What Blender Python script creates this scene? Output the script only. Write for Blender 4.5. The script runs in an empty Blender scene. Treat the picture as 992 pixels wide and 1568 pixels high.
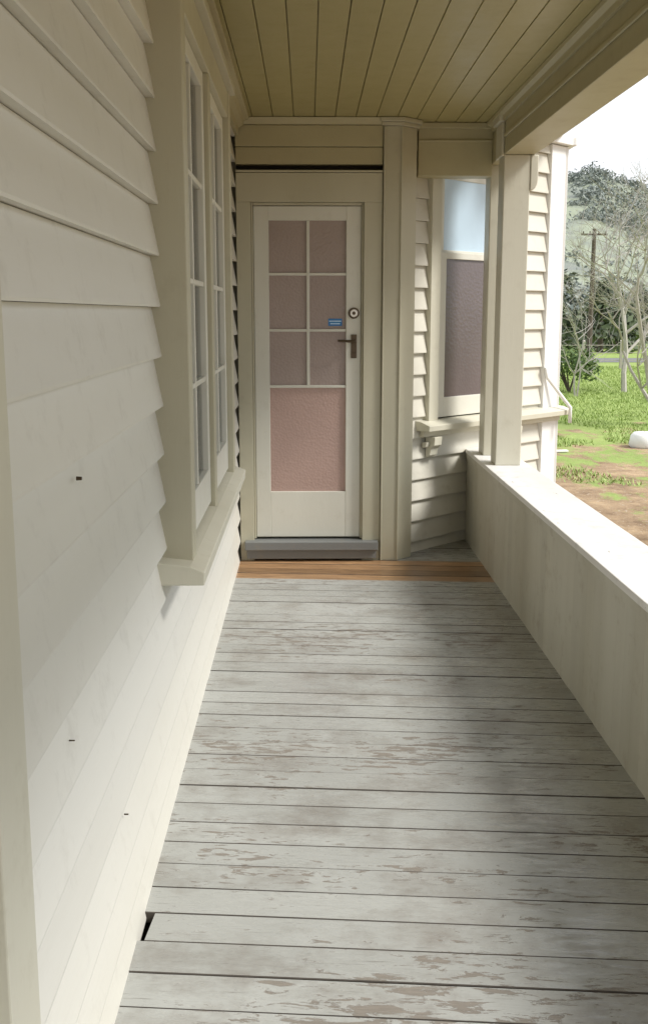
import bpy, math, random
from mathutils import Vector, Matrix, noise
random.seed(7)
R = random.random
def U(a,b): return a+(b-a)*random.random()
scene = bpy.context.scene

# ---------------------------------------------------------------- materials
def newmat(name):
    m = bpy.data.materials.new(name); m.use_nodes = True
    nt = m.node_tree
    b = nt.nodes['Principled BSDF']
    return m, nt, b
def N(nt, t, **kw):
    n = nt.nodes.new(t)
    for k,v in kw.items(): setattr(n,k,v)
    return n
def ramp(nt, fac, stops):
    r = N(nt,'ShaderNodeValToRGB')
    el = r.color_ramp.elements
    el[0].position=stops[0][0]; el[0].color=(*stops[0][1],1)
    el[1].position=stops[-1][0]; el[1].color=(*stops[-1][1],1)
    for p,c in stops[1:-1]:
        e=el.new(p); e.color=(*c,1)
    nt.links.new(fac, r.inputs['Fac']); return r.outputs['Color']
def mix(nt, fac, a, b, mode='MIX'):
    m = N(nt,'ShaderNodeMix', data_type='RGBA', blend_type=mode)
    if isinstance(fac,(int,float)): m.inputs['Factor'].default_value=fac
    else: nt.links.new(fac, m.inputs['Factor'])
    for i,x in ((6,a),(7,b)):
        if isinstance(x,tuple): m.inputs[i].default_value=(*x,1)
        else: nt.links.new(x, m.inputs[i])
    return m.outputs[2]
def tex(nt, scale=1.0, stretch=(1,1,1), detail=6, rough=.6, coord='Object', dist=0.0, off=(0,0,0)):
    tc = N(nt,'ShaderNodeTexCoord'); mp = N(nt,'ShaderNodeMapping')
    mp.inputs['Scale'].default_value=stretch; mp.inputs['Location'].default_value=off
    nt.links.new(tc.outputs[coord], mp.inputs['Vector'])
    n = N(nt,'ShaderNodeTexNoise'); n.inputs['Scale'].default_value=scale
    n.inputs['Detail'].default_value=detail; n.inputs['Roughness'].default_value=rough
    n.inputs['Distortion'].default_value=dist
    nt.links.new(mp.outputs['Vector'], n.inputs['Vector'])
    return n.outputs['Fac']
def bump(nt, b, h, strength=.3, dist=.002):
    bn = N(nt,'ShaderNodeBump'); bn.inputs['Strength'].default_value=strength
    bn.inputs['Distance'].default_value=dist
    nt.links.new(h, bn.inputs['Height']); nt.links.new(bn.outputs['Normal'], b.inputs['Normal'])
def island(nt, lo, hi):
    g = N(nt,'ShaderNodeNewGeometry')
    mr = N(nt,'ShaderNodeMapRange'); mr.inputs['To Min'].default_value=lo; mr.inputs['To Max'].default_value=hi
    nt.links.new(g.outputs['Random Per Island'], mr.inputs['Value'])
    return mr.outputs['Result']
def g3(v): return (v,v,v)

def paint(name, col, grain=(1,1,1), dirt=.35, dirtcol=(.30,.25,.16), rough=.45, isl=.04, chips=False, chipt=.68):
    m,nt,b = newmat(name)
    big = tex(nt, 1.7, grain, 4, .6)
    c = mix(nt, ramp(nt,big,[(.36,g3(0)),(.68,g3(dirt))]), col, tuple(x*y for x,y in zip(col,(.76,.74,.68))))
    blot = tex(nt, 9, (1,1,1), 5, .7, off=(3,1,2))
    c = mix(nt, ramp(nt,blot,[(.56,g3(0)),(.75,g3(dirt*.5))]), c, dirtcol)
    if chips:
        ch = tex(nt, 22, grain, 5, .7, off=(7,3,1))
        c = mix(nt, ramp(nt,ch,[(chipt,g3(0)),(chipt+.015,g3(.8))]), c, (.22,.17,.11))
    mul = N(nt,'ShaderNodeVectorMath', operation='SCALE')
    nt.links.new(c, mul.inputs[0]); nt.links.new(island(nt,1-isl,1+isl), mul.inputs['Scale'])
    nt.links.new(mul.outputs['Vector'], b.inputs['Base Color'])
    r = N(nt,'ShaderNodeMapRange'); r.inputs['To Min'].default_value=rough-.1; r.inputs['To Max'].default_value=rough+.15
    nt.links.new(blot, r.inputs['Value']); nt.links.new(r.outputs['Result'], b.inputs['Roughness'])
    fine = tex(nt, 45, grain, 3, .65)
    bump(nt,b,fine,.45,.0015)
    return m
CREAM=(.66,.64,.56)
m_wallL = paint('cream_weatherboard_paint', (.70,.69,.63), (1,.12,1), .45, (.36,.335,.28))
m_wall  = paint('cream_board_paint', CREAM, (.3,.3,1), .5)
m_trim  = paint('cream_trim_paint', (.62,.60,.495), (1,1,.15), .4, chips=True, chipt=.74)
m_trimd = paint('bounce_tinted_frame_paint', (.50,.475,.36), (1,1,.15), .4)  # darker, yellower trim cream; bounce light is painted into the colour
m_rail  = paint('cream_rail_paint', (.56,.54,.455), (1,1,.12), .9, (.31,.25,.17))
m_cap   = paint('weathered_cap_paint', (.82,.81,.79), (1,.25,1), .9, (.36,.34,.29), chips=True)
m_ceil  = paint('shade_tinted_ceiling_paint', (.39,.345,.16), (1,.1,1), .35, (.24,.20,.09), rough=.35)  # yellowish cream ceiling, with porch shade painted in as olive
m_beam  = paint('bounce_tinted_beam_paint', (.47,.43,.275), (1,.15,1), .4)  # yellow bounce light is put into this base colour
m_white = paint('white_paint', (.80,.80,.78), (1,1,.3), .2)
m_sash  = paint('sash_paint', (.67,.66,.585), (1,1,.3), .3)
m_step  = paint('step_paint', (.20,.21,.21), (.15,1,1), .5, chips=True)

# deck paint
def deckmat():
    m,nt,b=newmat('worn_grey_deck_paint')
    big = tex(nt,1.1,(1,1,1),3,.6)
    c = mix(nt, ramp(nt,big,[(.35,g3(0)),(.7,g3(1))]), (.41,.42,.40), (.33,.335,.315))
    dirt = tex(nt,3.0,(1.1,1.3,1),7,.72,off=(1,5,0))
    c = mix(nt, ramp(nt,dirt,[(.47,g3(0)),(.72,g3(.75))]), c, (.19,.165,.14))
    mul = N(nt,'ShaderNodeVectorMath', operation='SCALE')
    nt.links.new(c, mul.inputs[0]); nt.links.new(island(nt,.93,1.06), mul.inputs['Scale'])
    c = mul.outputs['Vector']
    fl = tex(nt,10,(.9,3.6,1),8,.74,dist=.5)
    patch = tex(nt,1.7,(.8,1.3,1),4,.55,off=(4.2,1.1,0))
    pm = N(nt,'ShaderNodeMapRange'); pm.inputs['From Min'].default_value=.35; pm.inputs['From Max'].default_value=.66
    pm.inputs['To Min'].default_value=-.10; pm.inputs['To Max'].default_value=.10
    nt.links.new(patch, pm.inputs['Value'])
    ad = N(nt,'ShaderNodeMath', operation='ADD'); nt.links.new(fl,ad.inputs[0]); nt.links.new(pm.outputs['Result'],ad.inputs[1])
    wood = mix(nt, tex(nt,14,(1,9,1),5,.75), (.33,.285,.235), (.06,.05,.04))
    edge = ramp(nt,ad.outputs[0],[(.572,g3(0)),(.587,g3(.5))])
    mask = ramp(nt,ad.outputs[0],[(.592,g3(0)),(.617,g3(.85))])
    c = mix(nt, edge, c, (.48,.48,.45))
    c = mix(nt, mask, c, wood)
    cr = tex(nt,8,(.6,16,1),4,.8,off=(2,2,2))
    c = mix(nt, ramp(nt,cr,[(.61,g3(0)),(.66,g3(.55))]), c, (.12,.105,.09))
    nt.links.new(c,b.inputs['Base Color'])
    nt.links.new(ramp(nt,ad.outputs[0],[(.40,g3(.19)),(.60,g3(.6))]), b.inputs['Roughness'])
    b.inputs['Specular IOR Level'].default_value=.65
    inv = mix(nt, mask, g3(1), g3(0))
    hh = mix(nt, .35, inv, tex(nt,10,(.8,10,1),5,.7))
    bump(nt,b,hh,.6,.003)
    return m
m_deck = deckmat()
def newwood():
    m,nt,b=newmat('bare_cedar_boards')
    g=tex(nt,7,(.8,9,1),6,.7,dist=.8)
    c=mix(nt,ramp(nt,g,[(.35,g3(0)),(.65,g3(1))]),(.54,.33,.17),(.22,.12,.06))
    mul = N(nt,'ShaderNodeVectorMath', operation='SCALE')
    nt.links.new(c, mul.inputs[0]); nt.links.new(island(nt,.6,1.15), mul.inputs['Scale'])
    nt.links.new(mul.outputs['Vector'],b.inputs['Base Color']); b.inputs['Roughness'].default_value=.28
    bump(nt,b,g,.3,.001); return m
m_new = newwood()
def plain(name,col,rough=.5,metal=0,nz=.15,scale=8,bmp=0):
    m,nt,b=newmat(name)
    n=tex(nt,scale,(1,1,1),4,.65)
    c=mix(nt,n,tuple(x*(1-nz) for x in col),tuple(min(1,x*(1+nz)) for x in col))
    nt.links.new(c,b.inputs['Base Color']); b.inputs['Roughness'].default_value=rough; b.inputs['Metallic'].default_value=metal
    if bmp: bump(nt,b,n,bmp,.003)
    return m
m_dark = plain('dark_void',(.02,.018,.015),.9)
m_seam = plain('dark_board_seams',(.07,.06,.05),.9,0,.4,20)  # dark brown on board chamfers and sides so the gap lines show
m_bronze = plain('bronze',(.10,.075,.05),.35,.8)
m_steel = plain('worn_steel',(.62,.60,.55),.3,.9)
m_blue = plain('blue_label',(.02,.16,.42),.35)
m_labelw = plain('label_lettering',(.5,.7,.85),.4)
def obscured(name,col,rough=.22,b_s=.5,scale=70,spec=.5):
    m,nt,b=newmat(name)
    n=tex(nt,2.2,(1,1,1),3,.5)
    c=mix(nt,n,tuple(x*.78 for x in col),tuple(x*1.2 for x in col))
    nt.links.new(c,b.inputs['Base Color']); b.inputs['Roughness'].default_value=rough
    b.inputs['Specular IOR Level'].default_value=spec
    v=N(nt,'ShaderNodeTexVoronoi'); v.inputs['Scale'].default_value=scale
    tc=N(nt,'ShaderNodeTexCoord'); nt.links.new(tc.outputs['Object'],v.inputs['Vector'])
    bump(nt,b,v.outputs['Distance'],b_s,.003); return m
m_dglass = obscured('obscured_door_glass',(.34,.27,.24))
m_dglass2= obscured('obscured_pink_reflection_glass',(.45,.31,.265))  # lower door pane: its pink reflection is put into the glass colour
m_bayup  = obscured('upper_sash_sky_reflection',(.48,.61,.71),.12,.1,20)  # sky reflection painted in as a pale blue glass colour
m_baylo  = obscured('lower_sash_glass',(.135,.11,.11),.18,.25,50)
def clearglass():
    m=bpy.data.materials.new('window_glass'); m.use_nodes=True; nt=m.node_tree; nt.nodes.clear()
    o=N(nt,'ShaderNodeOutputMaterial'); t=N(nt,'ShaderNodeBsdfTransparent'); g=N(nt,'ShaderNodeBsdfGlossy')
    g.inputs['Roughness'].default_value=.03; t.inputs['Color'].default_value=(.82,.85,.82,1)
    f=N(nt,'ShaderNodeFresnel'); f.inputs['IOR'].default_value=1.5
    mx=N(nt,'ShaderNodeMixShader'); nt.links.new(f.outputs[0],mx.inputs[0]); nt.links.new(t.outputs[0],mx.inputs[1]); nt.links.new(g.outputs[0],mx.inputs[2])
    nt.links.new(mx.outputs[0],o.inputs[0]); return m
m_glass=clearglass()
m_curtain=plain('net_curtain',(.42,.40,.35),.9)

# ---------------------------------------------------------------- mesh building
class MB:
    def __init__(s): s.v=[]; s.f=[]; s.m=[]
    def add(s,vs,fs,mi=0):
        o=len(s.v); s.v+= [tuple(v) for v in vs]; s.f+=[tuple(i+o for i in f) for f in fs]
        s.m+= list(mi) if isinstance(mi,(list,tuple)) else [mi]*len(fs)
    def obj(s,name,mats,parent=None,bevel=0,smooth=False):
        me=bpy.data.meshes.new(name); me.from_pydata(s.v,[],s.f); me.update()
        if not isinstance(mats,(list,tuple)): mats=[mats]
        for m in mats: me.materials.append(m)
        me.polygons.foreach_set('material_index',s.m)
        if smooth: me.polygons.foreach_set('use_smooth',[True]*len(s.f))
        import bmesh
        bm=bmesh.new(); bm.from_mesh(me); 
        if len(s.f)<8000: bmesh.ops.recalc_face_normals(bm,faces=bm.faces)
        bm.to_mesh(me); bm.free()
        o=bpy.data.objects.new(name,me); scene.collection.objects.link(o)
        if bevel:
            b=o.modifiers.new('bevel','BEVEL'); b.width=bevel; b.segments=2; b.limit_method='ANGLE'
        if parent: o.parent=parent
        return o
def empty(name,parent=None):
    e=bpy.data.objects.new(name,None); scene.collection.objects.link(e); e.empty_display_size=.3
    if parent: e.parent=parent
    return e
BF=[(0,1,2,3),(7,6,5,4),(0,4,5,1),(1,5,6,2),(2,6,7,3),(3,7,4,0)]
class Fr:
    def __init__(s,o,sv,nv): s.o=Vector((*o,0)); s.s=Vector((*sv,0)); s.n=Vector((*nv,0))
    def p(s,a,n,z): return s.o+s.s*a+s.n*n+Vector((0,0,z))
def fbox(mb,fr,s0,s1,n0,n1,z0,z1,mi=0):
    mb.add([fr.p(s0,n0,z0),fr.p(s1,n0,z0),fr.p(s1,n1,z0),fr.p(s0,n1,z0),
            fr.p(s0,n0,z1),fr.p(s1,n0,z1),fr.p(s1,n1,z1),fr.p(s0,n1,z1)],BF,mi)
def prof(mb,fr,s0,s1,pts,mi=0):
    k=len(pts)
    vs=[fr.p(s0,n,z) for n,z in pts]+[fr.p(s1,n,z) for n,z in pts]
    fs=[tuple(range(k)),tuple(range(2*k-1,k-1,-1))]+[(i,(i+1)%k,k+(i+1)%k,k+i) for i in range(k)]
    mb.add(vs,fs,mi)
def boards(mb,fr,s0,s1,zb0,ztop,pitch=.14,hole=None,zstart=None):
    z=zb0
    while z<ztop:
        j=U(-.0015,.0015); zt=min(z+pitch,ztop)
        def seg(a,b,za,zc):
            if b-a<.01 or zc-za<.01: return
            d=.025*(zc-za)/pitch
            prof(mb,fr,a,b,[(j,za),(j+.0005,za+.006),(j-d,zc),(-.034,zc),(-.034,za+.002),(-.02,za+.002)])
        if hole and z+pitch>hole[2] and z<hole[3]:
            seg(s0,hole[0],z,zt); seg(hole[1],s1,z,zt)
            if z<hole[2]: seg(hole[0],hole[1],z,hole[2])
            if zt>hole[3]: seg(hole[0],hole[1],max(z,hole[3]),zt)
        else: seg(s0,s1,z,zt)
        z+=pitch
W=Fr((0,0),(1,0),(0,1))
L=Fr((-.415,0),(0,1),(1,0))
D=Fr((0,6.42),(1,0),(0,-1))
q=math.sqrt(.5)
B=Fr((0,5.95),(q,q),(q,-q))
C=Fr((1.81,7.76),(0,1),(1,0))

house=empty('weatherboard_house')

# side wall ------------------------------------------------------
mb=MB(); boards(mb,L,1.445,6.42,-.023,2.62,.14,hole=(3.08,4.92,.765,2.40))
mb.obj('side_wall_boards',m_wallL,house)
mb=MB()
fbox(mb,L,1.30,3.08,-.06,-.036,-.6,2.62); fbox(mb,L,4.92,6.6,-.06,-.036,-.6,2.62)
fbox(mb,L,3.08,4.92,-.06,-.036,-.6,.76); fbox(mb,L,3.08,4.92,-.06,-.036,2.40,2.62)
fbox(mb,W,-4,-.48,1.33,1.37,-.7,2.62); fbox(mb,W,-4.05,-4,1.33,12,-.7,2.62); fbox(mb,W,-4,1.75,12,12.05,-.7,2.62)
fbox(mb,W,-4,-.48,1.4,12,-.05,-.01)
fbox(mb,W,-4,-.48,6.6,6.65,0,2.6)
mb.obj('inner_walls',m_dark,house)
mb=MB()
fbox(mb,L,1.30,1.44,-.03,.012,-.05,2.60); fbox(mb,W,-.56,-.43,1.273,1.297,-.05,2.6)
mb.obj('corner_board',m_trim,house,.003)
mb=MB(); R1=Fr((0,1.285),(1,0),(0,-1)); boards(mb,R1,-4,-.57,-.583,2.62); mb.obj('end_wall_boards',m_wallL,house)

mb=MB()
def disc(mb,fr,s,n,z,r,k=10,dn=.002):
    vs=[fr.p(s+r*math.cos(2*math.pi*i/k),n,z+r*math.sin(2*math.pi*i/k)) for i in range(k)]
    vs+=[fr.p(s+r*.8*math.cos(2*math.pi*i/k),n+dn,z+r*.8*math.sin(2*math.pi*i/k)) for i in range(k)]
    mb.add(vs,[tuple(range(k,2*k))]+[(i,(i+1)%k,k+(i+1)%k,k+i) for i in range(k)])
for (s,z,r) in [(1.95,1.20,.004),(2.3,.36,.002),(1.8,.75,.0015)]:
    disc(mb,L,s,-.012,z,r,dn=.010)
mb.obj('nail_heads',m_bronze,house)

# side window ------------------------------------------------------
win=empty('casement_window',house)
mb=MB()
fbox(mb,L,3.07,3.16,-.034,.077,.78,2.44); fbox(mb,L,4.84,4.93,-.034,.077,.78,2.44)
fbox(mb,L,3.162,4.838,-.034,.072,2.33,2.44)
fbox(mb,L,3.96,4.04,-.034,.068,.78,2.33)
fbox(mb,L,3.05,4.95,-.034,.10,2.44,2.475)
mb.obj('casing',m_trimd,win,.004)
mb=MB(); prof(mb,L,2.99,5.04,[(-.034,.725),(.115,.725),(.118,.765),(.075,.782),(-.034,.795)])
mb.obj('sill',m_trim,win,.004)
def sash(mb,fr,s0,s1,z0,z1,n0,n1,st,br,cols,rows,mun=.018,tr=None):
    tr=tr or st
    fbox(mb,fr,s0,s0+st,n0,n1,z0,z1); fbox(mb,fr,s1-st,s1,n0,n1,z0,z1)
    fbox(mb,fr,s0+st,s1-st,n0,n1-.001,z0,z0+br); fbox(mb,fr,s0+st,s1-st,n0,n1-.001,z1-tr,z1)
    a,b=s0+st,s1-st; c,d=z0+br,z1-tr
    for i in range(1,cols): 
        x=a+(b-a)*i/cols; fbox(mb,fr,x-mun/2,x+mun/2,n0+.006,n1-.004,c,d)
    for i in range(1,rows):
        z=c+(d-c)*i/rows; fbox(mb,fr,a,b,n0+.007,n1-.006,z-mun/2,z+mun/2)
mb=MB()
for s0,s1 in ((3.163,3.957),(4.043,4.837)):
    sash(mb,L,s0,s1,.80,2.328,.012,.05,.055,.13,2,4)
mb.obj('sashes',m_sash,win,.003)
mb=MB()
for s0,s1 in ((3.2,3.93),(4.07,4.80)): fbox(mb,L,s0,s1,.026,.029,.9,2.29)
mb.obj('panes',m_glass,win)
mb=MB(); k=160; vs=[];fs=[]
for i in range(k+1):
    s=3.08+1.84*i/k; n=-.10+.018*math.sin(i*.9)+.008*math.sin(i*.37+1)
    vs+= [L.p(s,n,.7),L.p(s,n,2.45)]
for i in range(k): fs.append((2*i,2*i+2,2*i+3,2*i+1))
mb.add(vs,fs); mb.obj('curtain',m_curtain,win,smooth=True)

# door wall ------------------------------------------------------
mb=MB()
fbox(mb,D,-.47,.55,-.14,-.08,-.05,2.62)
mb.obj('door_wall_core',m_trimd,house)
mb=MB()
fbox(mb,D,-.414,-.330,-.08,.012,0.0,2.135); fbox(mb,D,.330,.437,-.08,.012,0.0,2.135)
fbox(mb,D,-.414,.437,-.08,.015,2.135,2.298)
fbox(mb,D,-.329,-.318,-.08,-.006,.135,2.134); fbox(mb,D,.318,.329,-.08,-.006,.135,2.134)
fbox(mb,D,-.317,.317,-.08,-.008,2.118,2.134)
fbox(mb,D,-.414,.437,-.08,.028,2.300,2.312)
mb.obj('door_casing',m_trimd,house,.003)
mb=MB()
fbox(mb,D,-.414,.437,-.08,.008,2.345,2.44); fbox(mb,D,-.414,.437,-.08,.016,2.443,2.56)
prof(mb,D,-.414,.437,[(-.08,2.562),(.03,2.562),(.04,2.575),(.055,2.598),(-.08,2.598)])
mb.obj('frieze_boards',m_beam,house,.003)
mb=MB(); fbox(mb,D,-.414,.437,-.08,-.05,2.312,2.345); mb.obj('frieze_gap',m_dark,house)
mb=MB()
fbox(mb,D,-.385,.425,-.08,.075,.075,.128)
fbox(mb,D,-.375,.415,-.08,.05,.018,.074)
mb.obj('door_step',m_step,house,.004)
door=empty('glazed_door',house)
mb=MB(); n0,n1=-.062,-.022
fbox(mb,D,-.316,-.228,n0,n1,.142,2.115); fbox(mb,D,.228,.316,n0,n1,.142,2.115)
fbox(mb,D,-.228,.228,n0,n1-.001,.142,.424); fbox(mb,D,-.228,.228,n0,n1-.001,2.034,2.115)
fbox(mb,D,-.228,.228,n0+.004,n1-.004,1.057,1.073)
for z in (1.399,1.727): fbox(mb,D,-.228,.228,n0+.006,n1-.006,z-.008,z+.008)
fbox(mb,D,-.006,.012,n0+.005,n1-.005,1.073,2.034)
mb.obj('frame',m_sash,door,.003)
mb=MB(); fbox(mb,D,-.23,.23,-.047,-.042,1.064,2.04); fbox(mb,D,-.23,.23,-.047,-.042,.42,1.0635,1)
mb.obj('panes',[m_dglass,m_dglass2],door)
mb=MB()
def cyl(mb,c,ax,r,l,k=20,mi=0,r2=None):
    r2=r if r2 is None else r2
    ax=Vector(ax).normalized(); u=ax.orthogonal().normalized(); w=ax.cross(u); c=Vector(c)
    vs=[c+u*r*math.cos(2*math.pi*i/k)+w*r*math.sin(2*math.pi*i/k) for i in range(k)]
    vs+=[c+ax*l+u*r2*math.cos(2*math.pi*i/k)+w*r2*math.sin(2*math.pi*i/k) for i in range(k)]
    mb.add(vs,[tuple(range(k-1,-1,-1)),tuple(range(k,2*k))]+[(i,(i+1)%k,k+(i+1)%k,k+i) for i in range(k)],mi)
cyl(mb,D.p(.274,n1,1.50),(0,-1,0),.033,.008,24,1); cyl(mb,D.p(.274,n1+.008,1.50),(0,-1,0),.025,.016,24,0,.022)
cyl(mb,D.p(.274,n1+.024,1.50),(0,-1,0),.010,.006,16,1)
mb.obj('night_latch',[m_steel,m_bronze],door,.001)
mb=MB()
fbox(mb,D,.258,.292,n1,n1+.008,1.235,1.375)
cyl(mb,D.p(.275,n1+.008,1.335),(0,-1,0),.011,.045)
cyl(mb,D.p(.283,n1+.048,1.335),(-1,0,.04),.009,.105,16,0,.007)
disc(mb,D,.275,n1+.008,1.27,.008)
mb.obj('lever_handle',m_bronze,door,.002)
mb=MB(); fbox(mb,D,.123,.205,-.042,-.040,1.425,1.468); fbox(mb,D,.128,.200,-.040,-.0394,1.450,1.456,1); fbox(mb,D,.135,.193,-.040,-.0394,1.435,1.441,1)
mb.obj('blue_label',[m_blue,m_labelw],door)

mb=MB()
pts=[(.440,6.395),(.545,6.395),(.640,6.490),(.640,6.62),(.440,6.62)]
def pillar(mb,pts,z0,z1,mi=0):
    k=len(pts); mb.add([(x,y,z0) for x,y in pts]+[(x,y,z1) for x,y in pts],[tuple(range(k)),tuple(range(2*k-1,k-1,-1))]+[(i,(i+1)%k,k+(i+1)%k,k+i) for i in range(k)],mi)
pillar(mb,pts,.002,2.555)
pillar(mb,[(.428,6.375),(.552,6.375),(.655,6.478),(.655,6.62),(.428,6.62)],2.556,2.575)
pillar(mb,[(.418,6.355),(.560,6.355),(.670,6.465),(.670,6.62),(.418,6.62)],2.576,2.598)
fbox(mb,D,.441,.450,.024,.034,.002,2.55)
fbox(mb,D,.540,.549,.020,.034,.002,2.55)
mb.obj('corner_pilaster',m_trimd,house,.003)

# bay ------------------------------------------------------
bay=empty('bay',house)
mb=MB()
boards(mb,B,.90,2.36,-.723,2.64,.132,hole=(1.05,2.07,.83,2.50))
boards(mb,C,.12,2.0,-.723,2.64,.132)
mb.obj('bay_boards',m_wall,bay)
mb=MB()
fbox(mb,B,.80,2.44,-.10,-.07,-.7,2.64); fbox(mb,C,0.05,4.3,-.10,-.07,-.7,2.64)
mb.obj('bay_core',m_dark,bay)
mb=MB(); fbox(mb,B,2.362,2.54,-.03,.014,-.7,2.64); fbox(mb,C,-.02,.118,-.03,.014,-.7,2.64); mb.obj('corner_boards',m_white,bay,.003)
mb=MB()
fbox(mb,B,1.052,1.145,-.03,.022,.83,2.5); fbox(mb,B,1.975,2.068,-.03,.022,.83,2.5); fbox(mb,B,1.146,1.974,-.03,.020,2.40,2.5)
mb.obj('window_casing',m_trim,bay,.003)
mb=MB()
sash(mb,B,1.165,1.955,.845,1.875,-.030,-.004,.07,.125,1,1,tr=.04)
sash(mb,B,1.165,1.955,1.84,2.39,-.050,-.0305,.07,.05,1,1)
fbox(mb,B,1.1455,1.164,-.03,.006,.84,2.4); fbox(mb,B,1.956,1.9745,-.03,.006,.84,2.4)
mb.obj('window_sash',m_sash,bay,.003)
mb=MB(); fbox(mb,B,1.2,1.92,-.024,-.018,.93,1.85); mb.obj('lower_pane',m_baylo,bay)
mb=MB(); fbox(mb,B,1.2,1.92,-.044,-.038,1.86,2.36); mb.obj('upper_pane',m_bayup,bay)
mb=MB()
prof(mb,B,.965,2.62,[(-.03,.775),(.095,.775),(.098,.81),(.03,.832),(-.03,.838)])
fbox(mb,B,.99,2.56,.0,.035,.735,.773)
for s in (1.05,1.95):
    prof(mb,B,s,s+.075,[(0,.60),(.035,.615),(.045,.66),(.07,.68),(.075,.733),(0,.733)])
    prof(mb,B,s-.035,s+.11,[(0,.665),(.03,.67),(.036,.70),(0,.70)])
fbox(mb,C,-.06,2.0,.0,.09,.776,.81)
mb.obj('bay_sill',m_trim,bay,.003)
mb=MB(); fbox(mb,B,.9,2.60,-.6,.06,2.645,2.70); fbox(mb,C,-.05,4.3,-1.6,.06,2.646,2.699); mb.obj('bay_eave',m_white,bay,.004)
def tube(mb,pts,rad,k=10,mi=0):
    pts=[Vector(p) for p in pts]; rings=[]
    for i,p in enumerate(pts):
        t=(pts[min(i+1,len(pts)-1)]-pts[max(i-1,0)]).normalized()
        u=t.cross(Vector((.3,.95,.1))).normalized(); w=t.cross(u)
        r=rad[i] if isinstance(rad,(list,tuple)) else rad
        rings.append([p+u*r*math.cos(2*math.pi*j/k)+w*r*math.sin(2*math.pi*j/k) for j in range(k)])
    vs=[v for r in rings for v in r]; fs=[]
    for i in range(len(pts)-1):
        for j in range(k): fs.append((i*k+j,i*k+(j+1)%k,(i+1)*k+(j+1)%k,(i+1)*k+j))
    fs.append(tuple(range(k))); fs.append(tuple(range(len(vs)-1,len(vs)-k-1,-1)))
    mb.add(vs,fs,mi)
mb=MB(); tube(mb,[B.p(2.36,.03,1.12),B.p(2.38,.03,1.05),B.p(2.50,.09,.90),B.p(2.55,.125,.83),B.p(2.55,.125,.72)],.013)
mb.obj('bent_pipe',m_white,bay,smooth=True)

# porch ceiling, beams ------------------------------------------------
YB=-3.2  # roof and ceiling run on unseen behind the camera to darken the porch
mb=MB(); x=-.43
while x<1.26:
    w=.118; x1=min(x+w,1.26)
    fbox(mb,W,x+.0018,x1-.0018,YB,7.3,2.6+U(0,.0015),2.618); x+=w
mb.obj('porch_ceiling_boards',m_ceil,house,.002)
mb=MB(); fbox(mb,W,-4.1,1.33,YB-.1,6.9,2.625,2.72); fbox(mb,W,-4.1,1.75,6.9,12.1,2.70,2.8)
fbox(mb,W,-4.1,-.432,YB,1.25,2.60,2.624)
mb.obj('porch_roof',m_beam,house)
def cornice(mb,fr,s0,s1):
    prof(mb,fr,s0,s1,[(0,2.50),(.022,2.50),(.026,2.535),(.05,2.55),(.06,2.578),(.085,2.584),(.087,2.598),(0,2.598)])
mb=MB(); cornice(mb,L,1.33,6.36); 
Rr=Fr((1.095,0),(0,1),(-1,0)); prof(mb,Rr,YB,6.53,[(0,2.545),(.014,2.545),(.018,2.57),(.04,2.58),(.044,2.598),(0,2.598)])
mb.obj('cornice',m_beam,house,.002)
mb=MB()
fbox(mb,W,1.095,1.270,YB,6.62,2.37,2.598)
fbox(mb,W,1.083,1.094,YB,6.14,2.455,2.475)
fbox(mb,W,.655,1.094,6.56,6.70,2.30,2.597); 
fbox(mb,W,.655,1.094,6.548,6.559,2.49,2.505)
fbox(mb,W,.655,1.094,6.530,6.559,2.565,2.598)
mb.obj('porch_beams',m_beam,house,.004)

mb=MB()
fbox(mb,W,1.097,1.245,6.18,6.345,.621,2.369)
fbox(mb,W,1.078,1.094,6.165,6.355,2.36,2.54); fbox(mb,W,1.060,1.094,6.15,6.37,2.541,2.579)
pts=[(0,2.175),(.015,2.178),(.030,2.19),(.040,2.21),(.044,2.235),(.044,2.368),(0,2.368)]
Pf=Fr((1.2455,0),(0,1),(1,0)); prof(mb,Pf,6.175,6.34,pts)
mb.obj('porch_post',m_trim,None,.005)
mb=MB(); fbox(mb,W,1.097,1.245,6.625,6.80,.621,2.596)
fbox(mb,W,1.078,1.0965,6.71,6.81,2.50,2.575)
mb.obj('porch_post.001',m_trim,None,.005)

rail=empty('porch_half_wall')
mb=MB(); y=-3.2
while y<7.04:
    fbox(mb,W,1.055+U(0,.0004),1.08,y+.0002,y+.0998,-.02,.585); y+=.10
mb.obj('lining_boards',m_rail,rail,.0008)
mb=MB(); fbox(mb,W,1.081,1.235,-3.2,7.06,-.6,.592); mb.obj('core',m_rail,rail)
mb=MB(); fbox(mb,W,1.040,1.305,-3.25,2.9,.593,.62); fbox(mb,W,1.040,1.305,2.903,6.9,.593,.6205)
vv=[(1.040,6.903),(1.305,6.903),(1.305,7.24),(1.040,6.985)]
pillar(mb,vv,.593,.62)
mb.obj('cap',m_cap,rail,.004)
mb=MB(); fbox(mb,W,1.046,1.0545,-3.2,7.0,.555,.592); mb.obj('cap_moulding',m_rail,rail,.002)

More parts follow.
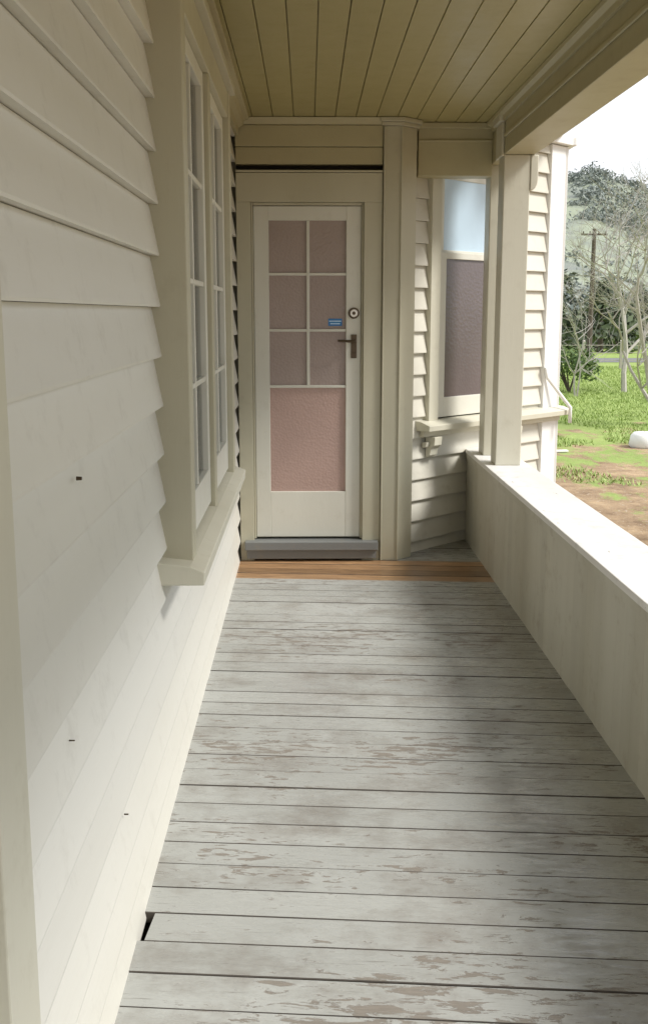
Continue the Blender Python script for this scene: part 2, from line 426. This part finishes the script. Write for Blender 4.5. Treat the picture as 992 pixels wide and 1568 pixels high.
# deck ------------------------------------------------
al=math.radians(4.8); sa,ca=math.sin(al),math.cos(al)
deck=empty('porch_floor'); deck.rotation_euler=(0,0,-al)
mg=MB(); mo=MB(); k=-90
while True:
    w0=5.914+.124*k; w1=w0+.1224
    if w0>7.5: break
    wm=(w0+w1)/2
    if wm>-3.2:
        X0=-.432 if wm>1.25 else -1.8; X1=1.20
        if abs(wm-2.36)<.07: X0=-.396
        x0=(X0-wm*sa)/ca; x1=(X1-wm*sa)/ca
        t=mo if 0<=k<4 else mg
        dz=U(-.0012,.0012)
        n=14
        g0=U(0,.0012); g1=U(0,.001)
        c0=U(.001,.0028)
        vs=[];fs=[]
        for i in range(n+1):
            x=x0+(x1-x0)*i/n; wob=.0008*math.sin(x*5+k)
            vs+=[(x,w0+g0+wob,-.03),(x,w0+g0+wob,-.002+dz),(x,w0+g0+c0+wob,dz),(x,w1-g1-.001,dz),(x,w1-g1,-.002+dz),(x,w1-g1,-.03)]
        mm=[]
        for i in range(n):
            a=6*i;b=a+6
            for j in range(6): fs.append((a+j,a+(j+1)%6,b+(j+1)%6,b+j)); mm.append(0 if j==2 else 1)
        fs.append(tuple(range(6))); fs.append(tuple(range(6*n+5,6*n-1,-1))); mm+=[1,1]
        t.add(vs,fs,mm)
    k+=1
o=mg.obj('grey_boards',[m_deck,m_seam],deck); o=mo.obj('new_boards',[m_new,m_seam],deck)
mb=MB(); fbox(mb,W,-.46,1.08,-3.2,7.1,-.12,-.04); fbox(mb,W,-1.8,-.461,-3.2,1.2,-.12,-.04); u=mb.obj('dark_underlay',m_dark,None); u.parent=deck; u.matrix_parent_inverse=Matrix.Rotation(al,4,'Z')  # plain dark sheet added under the boards; paints the shade in their gaps

# ---------------------------------------------------------------- landscape
GZ=-.7
def groundmat():
    m,nt,b=newmat('ground_soil_and_grass')
    tc=N(nt,'ShaderNodeTexCoord'); sp=N(nt,'ShaderNodeSeparateXYZ'); nt.links.new(tc.outputs['Object'],sp.inputs[0])
    mr=N(nt,'ShaderNodeMapRange'); mr.inputs['From Min'].default_value=11; mr.inputs['From Max'].default_value=24
    mr.inputs['To Min'].default_value=-.07; mr.inputs['To Max'].default_value=.18
    nt.links.new(sp.outputs['Y'],mr.inputs['Value'])
    n=tex(nt,1.3,(1.3,.6,1),9,.75)
    a=N(nt,'ShaderNodeMath',operation='ADD'); nt.links.new(n,a.inputs[0]); nt.links.new(mr.outputs['Result'],a.inputs[1])
    mask=ramp(nt,a.outputs[0],[(.50,g3(0)),(.58,g3(1))])
    dirt=mix(nt,ramp(nt,tex(nt,2.5,(1,1,1),10,.75),[(.35,g3(0)),(.65,g3(1))]),(.19,.12,.065),(.48,.34,.20))
    dirt=mix(nt,ramp(nt,tex(nt,26,(1,1,1),3,.5),[(.64,g3(0)),(.68,g3(.8))]),dirt,(.50,.44,.36))
    gr=mix(nt,ramp(nt,tex(nt,.6,(1,1,1),9,.75),[(.3,g3(0)),(.7,g3(1))]),(.20,.29,.06),(.34,.42,.12))
    nt.links.new(mix(nt,mask,dirt,gr),b.inputs['Base Color']); b.inputs['Roughness'].default_value=.95
    bump(nt,b,tex(nt,4,(1,1,1),9,.7),.8,.08)
    return m
m_ground=groundmat()
mb=MB(); S=1500; mb.add([(-S,-S,GZ),(S,-S,GZ),(S,S,GZ),(-S,S,GZ)],[(0,1,2,3)]); mb.obj('ground',m_ground)
def leafmat(name,c1,c2,tr=.25):
    m,nt,b=newmat(name)
    g=N(nt,'ShaderNodeNewGeometry')
    nt.links.new(mix(nt,g.outputs['Random Per Island'],c1,c2),b.inputs['Base Color']); b.inputs['Roughness'].default_value=.65
    return m
m_grass=leafmat('grass_blades',(.24,.34,.08),(.37,.46,.14))
m_leafd=leafmat('dark_foliage',(.03,.045,.025),(.10,.13,.06))
m_leafm=leafmat('mid_foliage',(.05,.10,.02),(.13,.20,.05))
m_hillf=leafmat('hazed_hill_foliage',(.14,.17,.155),(.25,.275,.24))  # greyed greens: distance haze is painted into the leaf colours
m_bark=plain('bark',(.44,.41,.37),.8,0,.3,20)
m_barkd=plain('dark_bark',(.10,.08,.06),.9,0,.3,20)
mb=MB()
for _ in range(24000):
    y=11+34*(R()**.8); x=y*U(.16,.40)+U(-.5,.5)
    d=noise.noise(Vector((x*.7,y*.4,0)))
    if y<22 and d<(.46-(y-12)*.065): continue
    for b_ in range(3):
        a=U(0,6.28); h=U(.03,.08); w=.010; dx,dy=math.cos(a),math.sin(a); px,py=x+U(-.1,.1),y+U(-.1,.1)
        mb.add([(px-dy*w,py+dx*w,GZ),(px+dy*w,py-dx*w,GZ),(px+dx*h*.9,py+dy*h*.9,GZ+h)],[(0,1,2)])
mb.obj('grass',m_grass)
mb=MB(); mb.add([(-200,52,GZ+.01),(300,44,GZ+.01),(300,48,GZ+.01),(-200,57,GZ+.01)],[(0,1,2,3)])
mb.obj('road',plain('asphalt',(.16,.16,.16),.85,0,.2,3))
mb=MB()
for i in range(40):
    x=-10+i*1.5; y=43-.017*x
    prof(mb,Fr((x,y),(1,0),(0,-1)),-.05,.05,[(-.05,GZ),(.05,GZ),(.045,GZ+1.1),(-.045,GZ+1.15)])
for zz in (.35,.65,.95):
    tube(mb,[(-10,43.17,GZ+zz),(20,42.66,GZ+zz-.01),(49,42.2,GZ+zz)],.012,4)
mb.obj('wire_fence',plain('fence_wood',(.38,.35,.30),.9))
def clump(mb,c,rx,ry,rz,n,sz,seed=0):
    c=Vector(c)
    for _ in range(n):
        d=Vector((random.gauss(0,1),random.gauss(0,1),random.gauss(0,1))).normalized()
        rr=(.45+.55*R()**.5)*(1+.35*noise.noise(d*2.2+Vector((seed,seed*.7,0))))
        p=c+Vector((d.x*rx*rr,d.y*ry*rr,d.z*rz*rr))
        nrm=(d+Vector((U(-.8,.8),U(-.8,.8),U(-.4,.9)))).normalized(); u=nrm.orthogonal().normalized(); 
        u.rotate(Matrix.Rotation(U(0,6.28),3,nrm)); w=nrm.cross(u); s=sz*U(.5,1.2)
        mb.add([p-u*s,p+w*s*.5,p+u*s,p-w*s*.5],[(0,1,2,3)])
mb=MB()
for i in range(48):
    y=U(60,95); x=y*U(.08,.46); h=U(2.2,4.6)
    if .24<x/y<.265: h*=.6
    r=U(1.5,2.8)
    for j in range(5):
        f=j/4; clump(mb,(x+U(-.6,.6),y+U(-.6,.6),GZ+h*(.15+.75*f)),r*(1.1-.75*f),r*(1.1-.75*f),h*.2,100,.28,i*3+j)
    cyl(mb,(x,y,GZ),(0,0,1),.2,h*.8,6,1,.08)
mb.obj('tree_line',[m_leafd,m_barkd])
mb=MB()
for j in range(9):
    clump(mb,(7.25+U(-.6,.7),30+U(-.6,.6),GZ+.35+U(0,.8)),.45,.45,.4,260,.07,j)
for j in range(6): tube(mb,[(7.35,30,GZ),(7.35+U(-.5,.5),30+U(-.4,.4),GZ+1.0)],[.03,.01],5,1)
mb.obj('shrub',[m_leafm,m_barkd])
def hz(x,y):
    r=x/max(y,1)
    prof_=1.0-.30*max(0,min(1,(r-.262)/.07))
    t=max(0,min(1,(y-105)/240)); t=t*(.45+.55*t)
    bk=1-.2*max(0,(y-350)/150)
    z=GZ-.3+44*prof_*t*bk
    z+=min(1,t*2)*(6*noise.noise(Vector((x*.014,y*.014,1)))+3.5*noise.noise(Vector((x*.04,y*.04,3)))+1.2*noise.noise(Vector((x*.12,y*.12,3))))
    return z
mb=MB(); nx,ny=180,110; vs=[];fs=[]
for j in range(ny+1):
    y=103+400*j/ny
    for i in range(nx+1):
        x=-260+700*i/nx; vs.append((x,y,hz(x,y)))
for j in range(ny):
    for i in range(nx):
        a=j*(nx+1)+i; fs.append((a,a+1,a+nx+2,a+nx+1))
mb.add(vs,fs)
m,nt,b=newmat('hazed_hill_pasture')
c=mix(nt,ramp(nt,tex(nt,.035,(1,1,1),9,.7),[(.44,g3(0)),(.56,g3(1))]),(.29,.32,.19),(.17,.18,.13))
c=mix(nt,ramp(nt,tex(nt,.25,(1,1,1),6,.7),[(.5,g3(0)),(.62,g3(.7))]),c,(.15,.155,.13))
c=mix(nt,.25,c,(.30,.35,.38))  # bluish distance haze mixed into the pasture colour
nt.links.new(c,b.inputs['Base Color']); b.inputs['Roughness'].default_value=1
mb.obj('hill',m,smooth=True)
mb=MB()
cnt=0
while cnt<2600:
    y=U(112,365); x=y*U(.14,.42)
    if noise.noise(Vector((x*.025,y*.02,5)))<(.10 if y<295 else -.25) and R()<.96: continue
    cnt+=1; r=U(.8,2.2); clump(mb,(x,y,hz(x,y)+r*.6),r*1.2,r*1.2,r*U(.7,1.3),20,.55,cnt)
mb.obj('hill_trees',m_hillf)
def grow(p,d,r,l,lev):
    pts=[p.copy()]; rad=[r]; n=4
    for i in range(n):
        d=(d+Vector((U(-.22,.22),U(-.22,.22),U(-.14,.2)))).normalized(); p=p+d*l/n; pts.append(p.copy()); rad.append(r*(1-.45*(i+1)/n))
    tube(mb,pts,rad,6 if lev<2 else 3)
    if lev>=6 or r<.003: return
    kids=3 if lev<5 else 2
    if lev==0: kids=5
    for i in range(kids):
        q_=pts[random.choice((2,3,4)) if lev else random.choice((2,3,4))]
        a=Vector((U(-1,1),U(-1,1),U(-.35,.75)))
        nd=(d*.7+a*.95).normalized()
        grow(q_,nd,r*U(.5,.66),l*U(.66,.88),lev+1)
random.seed(21); mb=MB()
grow(Vector((7.05,21,GZ)),Vector((-.3,0,1)),.07,1.7,0)
grow(Vector((7.1,21.1,GZ)),Vector((-.7,.1,1)),.045,1.7,1)
mb.obj('bare_tree',m_bark)
random.seed(5); mb=MB()
grow(Vector((8.9,30,GZ)),Vector((-.1,0,1)),.08,2.2,0)
mb.obj('bare_tree.001',m_bark)
random.seed(8); mb=MB()
grow(Vector((7.15,28.5,GZ)),Vector((.05,0,1)),.035,1.2,2)
grow(Vector((7.2,28.5,GZ)),Vector((.3,0,1)),.03,1.4,2)
mb.obj('sapling',m_bark)
mb=MB(); px,py=.262*50,50
cyl(mb,(px,py,GZ),(0,0,1),.13,6.0,10,0,.09); fbox(mb,Fr((px,py),(1,0),(0,-1)),-.6,.6,-.04,.04,5.0,5.08)
for i in (-.5,-.2,.2,.5): cyl(mb,(px+i,py,5.08),(0,0,1),.03,.1,8)
mb.obj('utility_pole',m_barkd)
mb=MB(); F=Fr((.247*80,80),(1,0),(0,-1)); 
fbox(mb,F,-.7,.7,-1,1,GZ,1.0); prof(mb,F,-.8,.8,[(-1.1,.95),(1.1,.95),(0,1.35)],1); fbox(mb,F,-.25,.25,1.0,1.03,GZ,.6,1)
mb.obj('farm_shed',[m_white,plain('grey_roof',(.40,.36,.34),.6)])
mb=MB(); pr=[(.22,0),(.25,.04),(.22,.2),(.17,.25),(0.02,.26)]
k=24; vs=[(5.60+r*math.cos(2*math.pi*i/k),17.6+r*math.sin(2*math.pi*i/k),GZ+z) for r,z in pr for i in range(k)]
fs=[(j*k+i,j*k+(i+1)%k,(j+1)*k+(i+1)%k,(j+1)*k+i) for j in range(4) for i in range(k)]
mb.add(vs,fs); mb.obj('upturned_tub',m_white,smooth=True)
mb=MB(); P=Fr((3.85,17),(.97,.2),(.2,-.97)); fbox(mb,P,-.3,.12,-.06,.06,GZ+.01,GZ+.07); fbox(mb,P,-.2,.3,.07,.16,GZ+.01,GZ+.04); mb.obj('timber_offcuts',m_white,None,.004)

# ---------------------------------------------------------------- light
sv=Vector((1,-.35,1.1)).normalized()
ld=bpy.data.lights.new('sun','SUN'); ld.energy=4.2; ld.angle=math.radians(17); ld.color=(1,.97,.93)
so=bpy.data.objects.new('sun',ld); scene.collection.objects.link(so); so.rotation_euler=(-sv).to_track_quat('-Z','Y').to_euler(); so.location=(5,-2,6)
w=bpy.data.worlds.new('World'); scene.world=w; w.use_nodes=True; nt=w.node_tree
bg=nt.nodes['Background']; bg.inputs['Strength'].default_value=.1
sky=N(nt,'ShaderNodeTexSky'); sky.sky_type='NISHITA'; sky.sun_disc=False
sky.sun_elevation=math.asin(sv.z); sky.sun_rotation=math.atan2(sv.x,sv.y)
n=tex(nt,1.6,(1,1,2.2),7,.55,coord='Generated')
f=ramp(nt,n,[(.36,g3(.55)),(.56,g3(1))])
nt.links.new(mix(nt,f,sky.outputs[0],(12,12.3,12.8)),bg.inputs['Color'])

# ---------------------------------------------------------------- camera
cd=bpy.data.cameras.new('camera'); cam=bpy.data.objects.new('camera',cd); scene.collection.objects.link(cam)
cd.sensor_fit='VERTICAL'; cd.sensor_height=36; cd.lens=1630/1568*36; cd.clip_end=4000; cd.clip_start=.05
cam.location=(0,0,1.5); cam.rotation_euler=(math.radians(90-10.58),0,math.radians(-.864))
scene.camera=cam
scene.view_settings.view_transform='Standard'; scene.view_settings.look='None'; scene.view_settings.exposure=0
